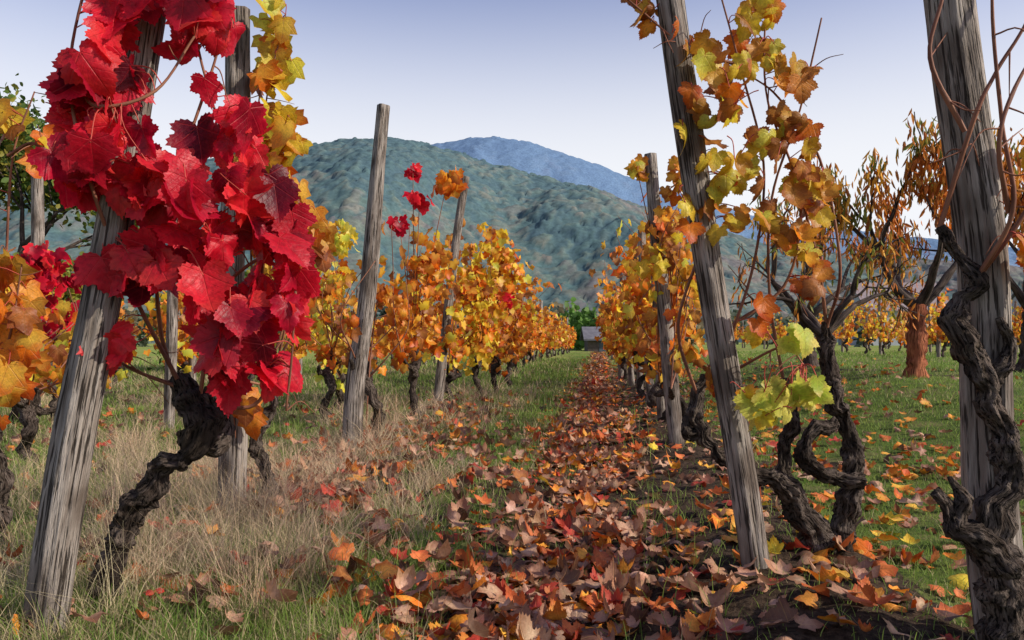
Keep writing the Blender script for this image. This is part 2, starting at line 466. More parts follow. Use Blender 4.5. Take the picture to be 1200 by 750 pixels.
hero([([(-1.12, 3.62, -.05), (-1.1, 3.6, .15), (-1.16, 3.6, .35), (-1.08, 3.6, .52), (-1.1, 3.6, .66)], [.035, .024, .022, .022, .013])],
     [[(-1.1, 3.6, .65), (-1.0, 3.55, 1.0), (-1.05, 3.5, 1.4), (-1.08, 3.5, 1.8), (-1.03, 3.5, 2.25)],
      [(-1.1, 3.6, .65), (-1.15, 3.55, 1.1), (-1.12, 3.5, 1.6), (-1.1, 3.5, 2.0)],
      [(-1.1, 3.6, .65), (-.95, 3.55, .9), (-.88, 3.5, 1.2), (-.95, 3.5, 1.5)],
      [(-1.1, 3.6, .6), (-1.2, 3.5, .6), (-1.22, 3.45, .4)]],
     [(-1.03, 3.5, 2.17, .09, 10, YY), (-1.05, 3.5, 1.97, .10, 14, YY), (-1.03, 3.5, 1.74, .12, 20, OY), (-1.03, 3.5, 1.5, .13, 26, OY),
      (-.98, 3.5, 1.26, .14, 26, OO), (-.95, 3.5, 1.08, .12, 16, OO), (-1.16, 3.5, 1.62, .10, 9, OY), (-1.18, 3.45, .5, .08, 7, OO), (-.85, 3.5, 1.22, .08, 9, OO)],
     (.085, .13), 2, M_leaf)
hero([([(-2.05, 3.1, -.05), (-2.0, 3.1, .3), (-2.08, 3.1, .6)], [.045, .035, .03])],
     [[(-2.05, 3.1, .55), (-1.95, 3.05, 1.0), (-1.9, 3.0, 1.5), (-1.8, 3.0, 1.75)], [(-2.05, 3.1, .55), (-1.9, 3.0, .8), (-1.85, 3.0, 1.1)],
      [(-1.9, 3.0, 1.5), (-1.78, 3.0, 1.55), (-1.72, 3.0, 1.4)]],
     [(-1.92, 3.0, .8, .13, 16, OO), (-1.92, 3.0, 1.02, .10, 10, OO), (-1.93, 3.0, 1.62, .07, 5, YY), (-1.74, 3.0, 1.5, .06, 5, OY), (-1.92, 3.0, .65, .08, 6, OO), (-2.15, 3.0, 1.3, .2, 20, OO)],
     (.085, .13), 2, M_leaf)

# right near vines
post((.857, 2.71, 0), (.49, 2.71, 2.3), .048, .045, 36)
RU = {'rust': 1.1, 'orange': .7, 'yellow': .7}; LM = {'lime': 1}
hero([([(1.115, 2.85, -.06), (1.054, 2.85, .143), (.962, 2.84, .296), (.85, 2.82, .35), (.73, 2.82, .40), (.668, 2.82, .49), (.657, 2.83, .60), (.69, 2.84, .68)],
       [.055, .038, .032, .028, .027, .026, .022, .012]),
      ([(1.14, 2.86, -.06), (1.176, 2.87, .128), (1.235, 2.87, .30), (1.216, 2.87, .494), (1.14, 2.87, .66), (1.146, 2.87, .80), (1.13, 2.86, .87)],
       [.05, .038, .030, .028, .025, .02, .01]),
      ([(1.23, 2.85, .30), (1.12, 2.83, .31), (1.045, 2.83, .38), (1.06, 2.83, .46), (1.16, 2.84, .52)], [.03, .026, .027, .024, .014]),
      ([(1.05, 2.88, .13), (1.0, 2.92, .3), (1.02, 2.93, .5), (1.0, 2.93, .66)], [.035, .026, .022, .012]),
      ([(.668, 2.82, .47), (.62, 2.82, .47), (.61, 2.82, .53)], [.022, .016, .01])],
     [[(.69, 2.84, .66), (.76, 2.8, .85), (.84, 2.78, 1.1), (.86, 2.75, 1.4), (.80, 2.75, 1.75), (.70, 2.75, 2.1)],
      [(1.13, 2.86, .85), (1.08, 2.8, 1.1), (.95, 2.78, 1.4), (.86, 2.75, 1.7), (.88, 2.75, 2.1)],
      [(1.13, 2.86, .85), (1.15, 2.8, 1.05), (1.08, 2.78, 1.4), (.93, 2.76, 1.65), (.80, 2.72, 1.72)],
      [(.66, 2.83, .6), (.6, 2.8, .85), (.66, 2.76, 1.2), (.6, 2.72, 1.6), (.5, 2.7, 1.95)],
      [(1.0, 2.93, .65), (.92, 2.85, .95), (.9, 2.8, 1.3), (1.0, 2.75, 1.6), (1.05, 2.75, 1.9)],
      [(.69, 2.84, .66), (.78, 2.8, .70), (.90, 2.7, .78), (.96, 2.62, .72)],
      [(.80, 2.75, 1.75), (.62, 2.7, 1.8), (.42, 2.7, 1.95)],
      [(.76, 2.8, .85), (.95, 2.8, 1.0), (1.0, 2.78, 1.25), (.97, 2.76, 1.5)]],
     [(.907, 2.56, .79, .04, 5, LM), (.93, 2.54, .66, .06, 8, LM), (.80, 2.52, .58, .07, 9, {'yellow': 1, 'lime': 1}), (.68, 2.72, .64, .05, 3, RU), (.86, 2.52, .62, .05, 6, LM),
      (.845, 2.7, 1.93, .07, 8, YY), (.94, 2.72, 1.70, .08, 10, RU), (.60, 2.62, 1.76, .08, 8, RU), (.64, 2.62, 1.54, .09, 12, RU),
      (.45, 2.7, 1.93, .08, 7, RU), (.73, 2.65, 1.64, .08, 8, RU), (.96, 2.7, 1.52, .08, 11, RU), (.99, 2.7, 1.36, .08, 10, RU),
      (.70, 2.62, 1.32, .09, 11, YY), (1.03, 2.72, 1.26, .07, 8, RU), (.62, 2.65, 1.2, .08, 9, RU), (.81, 2.65, 1.22, .09, 8, RU),
      (.95, 2.72, 1.13, .09, 9, RU), (.84, 2.72, 1.85, .1, 9, RU), (.88, 2.68, 1.42, .1, 9, {'yellow': 1, 'rust': .4}), (.84, 2.65, .84, .08, 4, {'orange': 1, 'yellow': 1}), (1.0, 2.7, 1.0, .07, 6, RU)],
     (.055, .10), 1, M_leaf, cup=.6)
post((1.265, 2.0, 0), (1.05, 2.0, 2.1), .064, .050, 40)
hero([([(1.18, 1.93, -.06), (1.195, 1.92, .194), (1.15, 1.91, .34), (1.185, 1.91, .50), (1.15, 1.92, .69), (1.075, 1.92, .82), (1.118, 1.93, .946), (1.045, 1.95, 1.08)],
       [.045, .036, .038, .027, .025, .025, .018, .010]),
      ([(1.19, 1.91, .24), (1.13, 1.89, .31), (1.06, 1.89, .36), (1.0, 1.89, .445)], [.034, .030, .026, .012]),
      ([(1.06, 1.89, .36), (1.07, 1.89, .42), (1.04, 1.89, .48)], [.018, .014, .006]),
      ([(1.15, 1.92, .69), (1.19, 1.9, .78), (1.16, 1.9, .86)], [.02, .014, .008])],
     [[(1.045, 1.95, 1.07), (1.08, 1.9, 1.3), (1.15, 1.88, 1.45), (1.22, 1.88, 1.6), (1.3, 1.88, 1.8)],
      [(1.118, 1.93, .94), (1.16, 1.86, 1.1), (1.12, 1.84, 1.3), (1.1, 1.84, 1.6), (1.13, 1.84, 1.9)],
      [(1.118, 1.93, .94), (1.22, 1.88, 1.12), (1.3, 1.86, 1.3), (1.22, 1.86, 1.5), (1.2, 1.86, 1.8)],
      [(1.08, 1.9, 1.3), (1.0, 1.9, 1.45), (1.05, 1.9, 1.65), (1.0, 1.9, 1.9)],
      [(1.16, 1.86, 1.1), (1.1, 1.82, 1.25), (1.17, 1.82, 1.42), (1.26, 1.84, 1.5)]],
     [(1.22, 1.86, 1.0, .04, 4, OO), (1.24, 1.88, 1.25, .04, 3, RU)], (.06, .095), 1, M_leaf)

# ------------------------------------------------------------ procedural vines
def vine_parts(x, y, h, pal, nl, lod, size, A, C, L, rowdir, sides=10, spread=.45):
    z0 = float(gh(x, y)); sd = int(rng.integers(0, 99))
    p = [np.array([x, y, z0 - .05])]; hd = rng.uniform(.45, .7)
    for k in range(1, 5):
        p.append(np.array([x, y, z0 + hd * k / 4]) + np.array([rng.normal(0, .05), rng.normal(0, .06), 0]))
    tube(A, p, [.05, .038, .034, .04, .022], sides, 6, .5, sd)
    S = []
    heads = [p[-1], p[-2]]
    for sgn in (-1, 1):
        e = p[3] + np.array([rowdir[0] * sgn * .3 + rng.normal(0, .04), sgn * .3, rng.uniform(.0, .2)])
        m = (p[3] + e) / 2 + np.array([rng.normal(0, .04), 0, -.04])
        tube(A, [p[3], m, e], [.03, .025, .012], sides, 6, .5, sd + 4); heads.append(e)
    nc = 9
    for k in range(nc):
        a = heads[rng.integers(0, len(heads))]; top = h * rng.uniform(.6, 1.08)
        o = np.array([rng.normal(0, .16), rng.normal(0, spread), 0])
        q = [a, a * .6 + np.array([x, y, 0]) * .4 + o * .6, np.array([x, y, 0]) + o, np.array([x, y, 0]) + o + rng.normal(0, .12, 3)]
        for i, zz in ((1, a[2] + (top - hd) * .35), (2, a[2] + (top - hd) * .7), (3, z0 + top)): q[i] = q[i].copy(); q[i][2] = zz
        r0 = .007 if lod < 4 else .012
        S.append(tube(C, q, [r0, r0 * .8, r0 * .6, r0 * .4], 5, 5, 0, k))
    S = np.concatenate(S)
    w = np.clip((S[:, 2] - z0 - hd * .7) / .3, .02, 1); w /= w.sum()
    P = S[rng.choice(len(S), nl, p=w)] + rng.normal(0, .085, (nl, 3))
    n = len(P)
    tip = np.stack([rng.normal(0, .5, n), rng.normal(0, .5, n), -1 + rng.normal(0, .4, n)], -1)
    nr = np.stack([rng.normal(0, .8, n), rng.normal(-.35, .8, n), rng.normal(.3, .4, n)], -1)
    sz = rng.uniform(size[0], size[1], n)
    c, m = colors(pal, n)
    add_leaves(L, P, tip, nr, sz, c, m, lod, .55)

def vine(x, y, h, pal, nl, lod, size, rowdir=(.1,), extra=None, spread=.4):
    A, C, L = Acc(), Acc(), Acc()
    E = empty('grape_vine')
    vine_parts(x, y, h, pal, nl, lod, size, A, C, L, rowdir, 14, spread)
    if extra:
        for (cx, cy, cz, r, n, pl) in extra:
            q = norm(rng.normal(0, 1, (n, 3))) * (rng.random((n, 1)) ** .5)
            P = np.array([cx, cy, cz]) + q * r
            tip = np.stack([rng.normal(0, .5, n), rng.normal(0, .5, n), -1 + rng.normal(0, .3, n)], -1)
            nr = np.stack([rng.normal(0, .5, n), rng.normal(-.8, .5, n), rng.normal(.3, .4, n)], -1)
            c, m = colors(pl, n); add_leaves(L, P, tip, nr, rng.uniform(size[0], size[1], n), c, m, lod, .4)
            tube(C, [np.array([x, y, .7]), np.array([(x + cx) / 2, (y + cy) / 2, .4 + cz * .5]), np.array([cx, cy, cz])], [.007, .005, .003], 5, 6)
    A.build('trunk', M_bark, E); C.build('canes', M_cane, E); L.build('leaves', M_leaf if y < 7 else M_leaffar, E)
    return E

# left row
post((-1.115, 5.53, 0), (-.89, 5.53, 2.437), .066, .046)
post((-.87, 9.0, 0), (-.53, 9.0, 2.66), .055, .045, 14)
vine(-1.02, 5.75, 1.25, {'orange': 1, 'rust': .3}, 45, 2, (.07, .11), extra=[(-1.03, 5.6, .12, .05, 4, R_), (-.95, 5.7, 1.15, .14, 14, OO)], spread=.25)
vine(-.92, 7.5, 1.9, {'orange': 1, 'rust': .3, 'yellow': .2}, 180, 2, (.08, .12),
     extra=[(-.92, 7.4, 2.38, .08, 10, R_), (-.86, 7.4, 2.12, .12, 14, R_), (-1.05, 7.4, 1.9, .08, 9, R_), (-.60, 7.4, 2.3, .15, 24, OO), (-.75, 7.4, 1.55, .2, 34, OO), (-1.0, 7.4, 1.1, .15, 22, OO)], spread=.3)
vine(-.72, 9.3, 1.9, {'orange': 1, 'yellow': .5, 'rust': .3}, 280, 2, (.08, .12), spread=.4)
vine(-.42, 10.4, 2.15, {'yellow': 1.2, 'orange': .8, 'rust': .2}, 380, 2, (.08, .125), spread=.4,
     extra=[(-.2, 10.2, 1.95, .3, 70, YY), (-.45, 10.2, 1.6, .3, 60, YY), (0.0, 10.2, 1.7, .22, 40, {'yellow': 1, 'orange': 1}), (-.1, 10.2, 1.35, .12, 14, {'red': 1, 'orange': 1})])
vine(-.25, 12.0, 2.0, {'orange': 1.2, 'yellow': .4, 'rust': .6}, 380, 3, (.09, .13))
vine(.0, 13.7, 2.0, {'orange': 1.2, 'rust': .7, 'yellow': .3}, 380, 3, (.09, .14))
post((-1.75, 9.6, 0), (-1.72, 9.6, 2.0), .05, .045, 12)
vine(-2.02, 9.2, 1.9, {'yellow': 1, 'lime': .5}, 130, 2, (.09, .13), extra=[(-1.98, 9.1, 2.0, .22, 60, {'yellow': 1, 'lime': .6}), (-2.0, 9.1, 1.55, .2, 35, YY)], spread=.2)
vine(-1.75, 7.6, 1.4, {'orange': 1, 'yellow': .3, 'rust': .3}, 80, 2, (.08, .12), spread=.3)
# second row to the left
post((-4.98, 8.3, 0), (-4.95, 8.3, 2.67), .065, .055, 14)
post((-3.1, 7.2, 0), (-3.05, 7.2, 2.0), .05, .045, 14)
vine(-4.0, 7.0, 1.2, {'orange': 1, 'rust': .5}, 80, 2, (.09, .13), extra=[(-4.0, 6.9, 1.4, .28, 70, R_), (-3.9, 6.9, 1.0, .2, 25, R_)])
vine(-4.75, 7.6, 1.6, {'orange': 1, 'yellow': .5}, 200, 2, (.09, .13))
vine(-5.6, 8.4, 1.8, {'orange': 1, 'yellow': .5}, 260, 2, (.09, .13))
vine(-3.2, 5.3, 1.2, {'orange': 1, 'yellow': .3}, 70, 2, (.08, .12))
# right row
post((1.2, 5.74, 0), (.997, 5.74, 2.15), .052, .042)
vine(1.2, 5.9, 1.9, {'orange': 1, 'rust': 1., 'yellow': .3}, 130, 2, (.07, .105), spread=.25,
     extra=[(.89, 5.7, 2.05, .10, 12, RU), (1.2, 5.7, 1.98, .16, 26, RU), (1.1, 5.6, 1.62, .18, 30, RU), (1.0, 5.6, 1.35, .12, 14, OY), (1.3, 5.7, 1.25, .16, 20, OY), (1.25, 5.7, .75, .12, 8, RU)])
post((1.42, 7.5, 0), (1.33, 7.5, 2.0), .05, .042, 14)
vine(1.40, 7.4, 1.95, {'orange': 1, 'yellow': .6, 'rust': .7}, 250, 2, (.08, .12), spread=.4)
post((1.62, 9.3, 0), (1.52, 9.3, 2.1), .05, .045, 12)
vine(1.6, 9.0, 2.1, {'yellow': .9, 'orange': 1, 'rust': .4}, 300, 2, (.08, .125))
vine(1.8, 10.8, 2.2, {'yellow': .8, 'orange': 1, 'rust': .4}, 340, 3, (.09, .14))
post((1.85, 11.5, 0), (1.78, 11.5, 2.1), .055, .05, 12)
vine(2.0, 12.6, 2.2, {'yellow': .6, 'orange': 1, 'rust': .4}, 340, 3, (.09, .14))
post((2.06, 13.6, 0), (1.98, 13.6, 2.2), .055, .05, 12)
vine(2.2, 14.2, 2.2, {'yellow': .5, 'orange': 1, 'rust': .4}, 340, 3, (.1, .14))

def far_row(fn, y0, y1, step, h, pal, nl):
    A, C, L = Acc(), Acc(), Acc(); E = empty('vineyard_row')
    y = y0; k = 0
    PA = Acc()
    while y < y1:
        x = float(fn(y)) + rng.normal(0, .06); f = 4 if y > 22 else 3
        vine_parts(x, y, h * rng.uniform(.75, 1.12), pal, int(nl * (1 if y < 30 else .6)), f, (.10, .16) if y < 30 else (.14, .24), A, C, L, (.1,), 7)
        if k % 2 == 0:
            z = float(gh(x, y)); tube(PA, [(x, y + .3, z - .1), (x + rng.normal(0, .05), y + .3, z + h * rng.uniform(.95, 1.15))], [.055, .05], 8, 4, 0, k)
        y += step * (1 if y < 30 else 1.6); k += 1
    A.build('trunks', M_bark, E); C.build('canes', M_cane, E); L.build('leaves', M_leaffar, E); PA.build('posts', M_post, E)
far_row(lrow, 15.4, 55, 1.6, 2.1, {'orange': 1.2, 'rust': .8, 'yellow': .3}, 300)
far_row(rrow, 15.9, 58, 1.6, 2.2, {'orange': 1, 'yellow': .5, 'rust': .5}, 300)
far_row(l2row, 11.0, 50, 1.9, 1.9, {'orange': 1, 'yellow': .6, 'rust': .6}, 200)
far_row(lambda y: -8.6 + .1 * y, 12.0, 50, 2.2, 1.8, {'orange': 1, 'yellow': .6, 'rust': .6}, 160)
for o in (9.5, 13.0, 16.5, 20.5):
    far_row(lambda y, o=o: o + .112 * y, 22.0, 60, 2.3, 1.9, {'orange': 1.2, 'yellow': .7, 'rust': .6}, 160)

# ------------------------------------------------------------ fallen leaves
def fallen():
    A = Acc()
    def put(x, y, size, lod, pal, lift=.012, tilt=.35, cup=.7):
        n = len(x); z = gh(x, y) + lift * rng.random(n) + .010
        a = rng.random(n) * 6.28
        tip = np.stack([np.cos(a), np.sin(a), rng.normal(0, tilt * .5, n)], -1)
        nr = np.stack([rng.normal(0, tilt, n), rng.normal(0, tilt, n), np.ones(n)], -1)
        c, m = colors(pal, n)
        add_leaves(A, np.stack([x, y, z], -1), tip, nr, size, c, m, lod, cup, .35, .4)
    FP = {'fallen': 1, 'orange': .07}
    def logy(a, b, n): return np.exp(rng.uniform(math.log(a), math.log(b), n))
    def clumped(x, y, thr=.42):
        return fbm(x * 3.1, y * 3.1, 91) + rng.normal(0, .08, len(x)) > thr
    y = logy(1.6, 5.5, 1900); x = pathc(y) + rng.normal(0, .25, len(y)); k = clumped(x, y, .46); x, y = x[k], y[k]; put(x, y, rng.uniform(.035, .095, len(y)), 1, FP, .02)
    y = logy(5.5, 20, 2900); x = pathc(y) + rng.normal(0, .23, len(y)); k = clumped(x, y, .43); x, y = x[k], y[k]; put(x, y, rng.uniform(.05, .105, len(y)), 2, FP, .02)
    y = logy(20, 60, 1200); x = pathc(y) + rng.normal(0, .25, len(y)); put(x, y, rng.uniform(.09, .17, len(y)), 4, FP, .03)
    y = logy(1.8, 12, 620); x = rrow(y) + rng.normal(.15, .6, len(y)); put(x, y, rng.uniform(.035, .085, len(y)), 2, {'fallen': 1, 'orange': .2, 'yellow': .05}, .015)
    y = rng.uniform(2.2, 3.2, 22); x = rng.uniform(.5, 1.7, 22); put(x, y, rng.uniform(.06, .1, 22), 1, {'orange': 1, 'yellow': .5}, .02, .4, .6)
    y = logy(3, 20, 1050); x = rrow(y) + .5 + rng.gamma(1.5, .9, len(y)); put(x, y, rng.uniform(.045, .095, len(y)), 2, {'orange': 1, 'fallen': 1.3, 'rust': .3}, .04, .45)
    for cx, cy, sx, sy, n in ((-.95, 3.9, .2, .3, 230), (-.75, 5.6, .3, .6, 220), (-1.4, 4.6, .35, .5, 100), (-.5, 3.0, .15, .25, 40), (-.62, 2.5, .2, .15, 34),
                              (-.6, 8.0, .25, 1.2, 260), (-1.3, 2.6, .25, .3, 22), (-.2, 2.2, .12, .2, 40), (-3, 6.5, 1., 1., 160), (-.15, 4.5, .15, .8, 60)):
        x = rng.normal(cx, sx, n); y = rng.normal(cy, sy, n); k = y > 1.7
        put(x[k], y[k], rng.uniform(.045, .092, k.sum()), 2, FP, .09, .6, .8)
    y = logy(2, 14, 480); x = rng.uniform(-1, .2, len(y)) * y * .7; put(x, y, rng.uniform(.035, .085, len(y)), 2, FP, .06, .5)
    A.build('fallen_leaves', M_fallen)
fallen()

# ------------------------------------------------------------ grass
def blades(acc, P, h, w, lean, col, curve=.5):
    n = len(P); t = np.array([0, .35, .7, 1.])
    a = rng.random(n) * 6.28; side = np.stack([np.cos(a), np.sin(a), 0 * a], -1)
    b = rng.random(n) * 6.28; ld = np.stack([np.cos(b), np.sin(b), 0 * b], -1)
    V = []
    for k, tt in enumerate(t):
        c = P + np.array([0, 0, 1.]) * (h * tt * (1 - .25 * lean * tt))[:, None] + ld * (h * lean * (tt * .3 + tt ** 2 * .7))[:, None]
        ww = (w * (1 - tt * .75) / 2)[:, None]
        if k < 3: V += [c - side * ww, c + side * ww]
        else: V.append(c)
    V = np.stack(V, 1); off = (np.arange(n) * 7)[:, None, None]
    f4 = (np.array([[0, 1, 3, 2], [2, 3, 5, 4]])[None] + off).reshape(-1, 4)
    f3 = (np.array([[4, 5, 6]])[None] + off).reshape(-1, 3)
    acc.add(V.reshape(-1, 3), f3, f4, Col=np.repeat(col, 7, 0))

def grass():
    A = Acc(); N = 340000
    y = np.exp(rng.uniform(math.log(1.4), math.log(34), N)); x = rng.uniform(-1, 1, N) * (y * .74 + .5)
    keep = rng.random(N) < grassp(x, y) * np.where(x < pathc(y), .95, .75)
    x = x[keep]; y = y[keep]; n = len(x)
    lawn = x > pathc(y) + .5
    inpath = np.abs(x - pathc(y)) < .28
    tall = np.where(lawn, .5, 1.) * np.where(inpath, .7, 1.) * (.45 + 1.0 * fbm(x * .9, y * .9, 77))
    h = rng.gamma(4, .016, n) * tall * (1 + y / 30.); w = .0032 * np.maximum(1, y / 3.2)
    g = np.array([.12, .24, .04]); g2 = np.array([.28, .37, .08]); st = np.array([.48, .40, .23])
    pt = fbm(x * 2.3, y * 2.3, 140)[:, None]
    m = np.clip(rng.random((n, 1)) * .7 + (pt - .35) * 1.2, 0, 1); col = (g * (1 - m) + g2 * m) * rng.uniform(.75, 1.15, (n, 1))
    dry = np.clip((fbm(x * 1.1, y * 1.1, 50) - .46) * 3.0, 0, .75) * np.where(lawn, .2, 1.) + np.where(lawn, .06, .12)
    dry = dry * np.where((x > lrow(y) + .25) & ~lawn, .6, 1.)
    dryk = rng.random(n) < dry
    col[dryk] = st * rng.uniform(.6, 1.2, (dryk.sum(), 1))
    blades(A, np.stack([x, y, gh(x, y) - .005], -1), h, w, rng.uniform(.1, 1.1, n), col)
    A.build('grass', M_grass)
    D = Acc()
    nt = 180; ty = np.exp(rng.uniform(math.log(2.2), math.log(13), nt)); tx = lrow(ty) + rng.normal(-.1, .5, nt)
    tx[:50] = -.85 + rng.normal(0, .35, 50); ty[:50] = rng.uniform(2.2, 4.5, 50)
    tx2 = rng.uniform(-1, -.35, 90); ty2 = np.exp(rng.uniform(math.log(3.5), math.log(14), 90)); tx2 = tx2 * ty2 * .7 - .4
    tx = np.concatenate([tx, tx2]); ty = np.concatenate([ty, ty2])
    for cx, cy in zip(tx, ty):
        if cx > pathc(cy) - .6: continue
        k = 70 if cy < 6 else 45
        s = rng.uniform(.03, .09)
        x = rng.normal(cx, s, k); y = rng.normal(cy, s, k); hh = rng.uniform(.12, .42) * rng.uniform(.5, 1.1, k)
        c = np.array([.62, .48, .31]) * rng.uniform(.5, 1.15, (k, 1)) * rng.uniform(.93, 1.07, (1, 3))
        blades(D, np.stack([x, y, gh(x, y)], -1), hh, np.full(k, .0016 * max(1, cy / 2.6)), rng.uniform(.1, 1.5, k), c)
    D.build('dry_grass', M_straw)
grass()

# ------------------------------------------------------------ trees
def lens_leaves(acc, P, tip, nr, size, col, wr=.28):
    tip = norm(tip); nr = norm(nr - (nr * tip).sum(-1, keepdims=True) * tip); S = np.cross(tip, nr)
    uv = np.array([(0, 0), (wr * .5, .35), (wr * .4, .7), (0, 1), (-wr * .4, .7), (-wr * .5, .35)]); z = np.array([0, .05, .0, -.12, .0, .05])
    n = len(P)
    V = P[:, None] + size[:, None, None] * (uv[None, :, 0:1] * S[:, None] + uv[None, :, 1:2] * tip[:, None] + z[None, :, None] * nr[:, None])
    off = (np.arange(n) * 6)[:, None, None]
    f4 = (np.array([[0, 1, 2, 3], [0, 3, 4, 5]])[None] + off).reshape(-1, 4)
    acc.add(V.reshape(-1, 3), None, f4, Col=np.repeat(col, 6, 0))

def grow(acc, p, d, ln, r, lvl, maxl, tips, spreadf=.6, up=.15, sides=7, droop=0.):
    d = d / np.linalg.norm(d)
    k = 3; pts = [p]; dd = d.copy()
    for i in range(k):
        dd = dd + rng.normal(0, .16, 3) + np.array([0, 0, up - droop * lvl]); dd /= np.linalg.norm(dd)
        pts.append(pts[-1] + dd * ln / k)
    r1 = r * .62
    P = tube(acc, pts, np.linspace(r, r1, k + 1), max(4, sides - lvl), 3, .15 if lvl < 2 else 0, lvl)
    if lvl >= maxl - 1: tips.append(P)
    if lvl >= maxl: return
    nb = int(rng.integers(2, 4)) + (1 if lvl == 0 else 0)
    for i in range(nb):
        o = rng.normal(0, 1, 3); o -= (o @ dd) * dd; o /= np.linalg.norm(o)
        at = pts[-1] if i < 2 else pts[-2]
        grow(acc, at, dd + o * spreadf * rng.uniform(.7, 1.3), ln * rng.uniform(.65, .88), r1 * .85, lvl + 1, maxl, tips, spreadf, up, sides, droop)

def tree(name, base, th, tr, lean, lens, maxl, nleaf, lsize, cols, trunkmat, spreadf=.6, wr=.28, drop=1., up=.12, scatter=.12, droop=0.):
    E = empty(name); B = Acc(); Tk = Acc(); tips = []
    b = np.array(base, float)
    top = b + np.array([lean[0], lean[1], th])
    tube(Tk, [b - np.array([0, 0, .1]), b + (top - b) * .4 + rng.normal(0, .02, 3), top], [tr * 1.3, tr, tr * .85], 20, 10, .3, 3)
    n0 = 4; a0 = rng.random() * 6.28
    for i in range(n0):
        a = a0 + i * 6.28 / n0
        grow(B, top - np.array([0, 0, .04]), np.array([math.cos(a) * .9, math.sin(a) * .9, .75]), lens, tr * .6, 1, maxl, tips, spreadf, up, 8, droop)
    Tk.build('trunk', trunkmat, E); B.build('limbs', M_bark2, E)
    S = np.concatenate(tips); P = S[rng.integers(0, len(S), nleaf)] + rng.normal(0, scatter, (nleaf, 3))
    tip = np.stack([rng.normal(0, .45, nleaf), rng.normal(0, .45, nleaf), -drop + rng.normal(0, .4, nleaf)], -1)
    nr = rng.normal(0, 1, (nleaf, 3))
    C = np.array(cols); ci = (fbm(P[:, 0] * 1.8, P[:, 2] * 1.8, 9) * len(C) * 1.6 - .3 * len(C) + rng.normal(0, .7, nleaf)).astype(int) % len(C)
    c = C[ci] * rng.uniform(.7, 1.2, (nleaf, 1))
    L = Acc(); lens_leaves(L, P, tip, nr, rng.uniform(lsize * .7, lsize * 1.2, nleaf), c, wr)
    L.build('leaves', M_foliage, E)
PC = [(.62, .20, .03), (.68, .30, .04), (.5, .15, .03), (.55, .22, .04), (.20, .22, .04), (.72, .38, .05), (.42, .14, .03)]
tree('peach_tree', (5.04, 10.0, gh(5.04, 10.)), .92, .105, (.05, 0), .88, 4, 2500, .15, PC, M_peachbark, .62, .24, 1.4, .2, .08)
tree('peach_tree', (5.25, 14.0, gh(5.25, 14.)), .8, .11, (-.1, 0), .95, 4, 1200, .15, PC, M_bark2, .65, .24, 1.2, .14, .08)
tree('peach_tree', (7.4, 11.5, gh(7.4, 11.5)), .9, .11, (.1, 0), .95, 4, 2500, .15, PC, M_bark2, .6, .24, 1.3, .2, .08)
tree('peach_tree', (3.7, 9.2, gh(3.7, 9.2)), .7, .085, (-.1, 0), .55, 4, 320, .13, PC, M_bark2, .75, .24, 1.2, .05, .05)
GC = [(.05, .10, .02), (.08, .14, .025), (.13, .18, .03), (.24, .22, .035), (.04, .08, .02)]
tree('walnut_tree', (-13.0, 20, gh(-13., 20.)), 1.8, .2, (0, 0), 1.75, 5, 11000, .2, GC, M_bark2, .55, .6, .3, .12, .28)
YC = [(.34, .30, .04), (.24, .28, .05), (.14, .18, .03), (.44, .34, .05)]
tree('shrub', (-10.2, 17, 0), .4, .08, (0, 0), .9, 4, 3500, .18, YC, M_bark2, .7, .6, .3, .05, .2)
tree('shrub', (-7.5, 22, 0), .4, .08, (0, 0), .9, 4, 3500, .2, GC, M_bark2, .7, .6, .3, .05, .25)

def treeline(name, n, xr, yr, hr, cols, k=180):
    L = Acc()
    for i in range(n):
        x = rng.uniform(*xr); y = rng.uniform(*yr); h = rng.uniform(*hr); w = h * rng.uniform(.4, .7)
        q = norm(rng.normal(0, 1, (k, 3))) * rng.uniform(.45, 1., (k, 1)); bump = 1 + .35 * np.sin(q[:, :1] * 5 + i) * np.cos(q[:, 2:] * 4 + i)
        P = np.array([x, y, h * .5]) + q * bump * np.array([w * .5, w * .5, h * .52])
        c = np.array(cols[rng.integers(0, len(cols))]) * rng.uniform(.6, 1.3, (k, 1))
        lens_leaves(L, P, rng.normal(0, 1, (k, 3)), rng.normal(0, 1, (k, 3)), np.full(k, h * .16), c, .8)
    L.build(name, M_foliage)
HZ = [(.12, .16, .12), (.14, .18, .12), (.20, .19, .12), (.24, .20, .12), (.10, .14, .12)]
treeline('distant_trees', 150, (-120, 140), (90, 130), (3.5, 7.), HZ)
treeline('distant_trees', 60, (10, 110), (62, 75), (2., 4.), HZ)
treeline('distant_trees', 9, (5.5, 9.5), (66, 74), (2.5, 4.5), [(.12, .24, .05), (.16, .26, .06)])

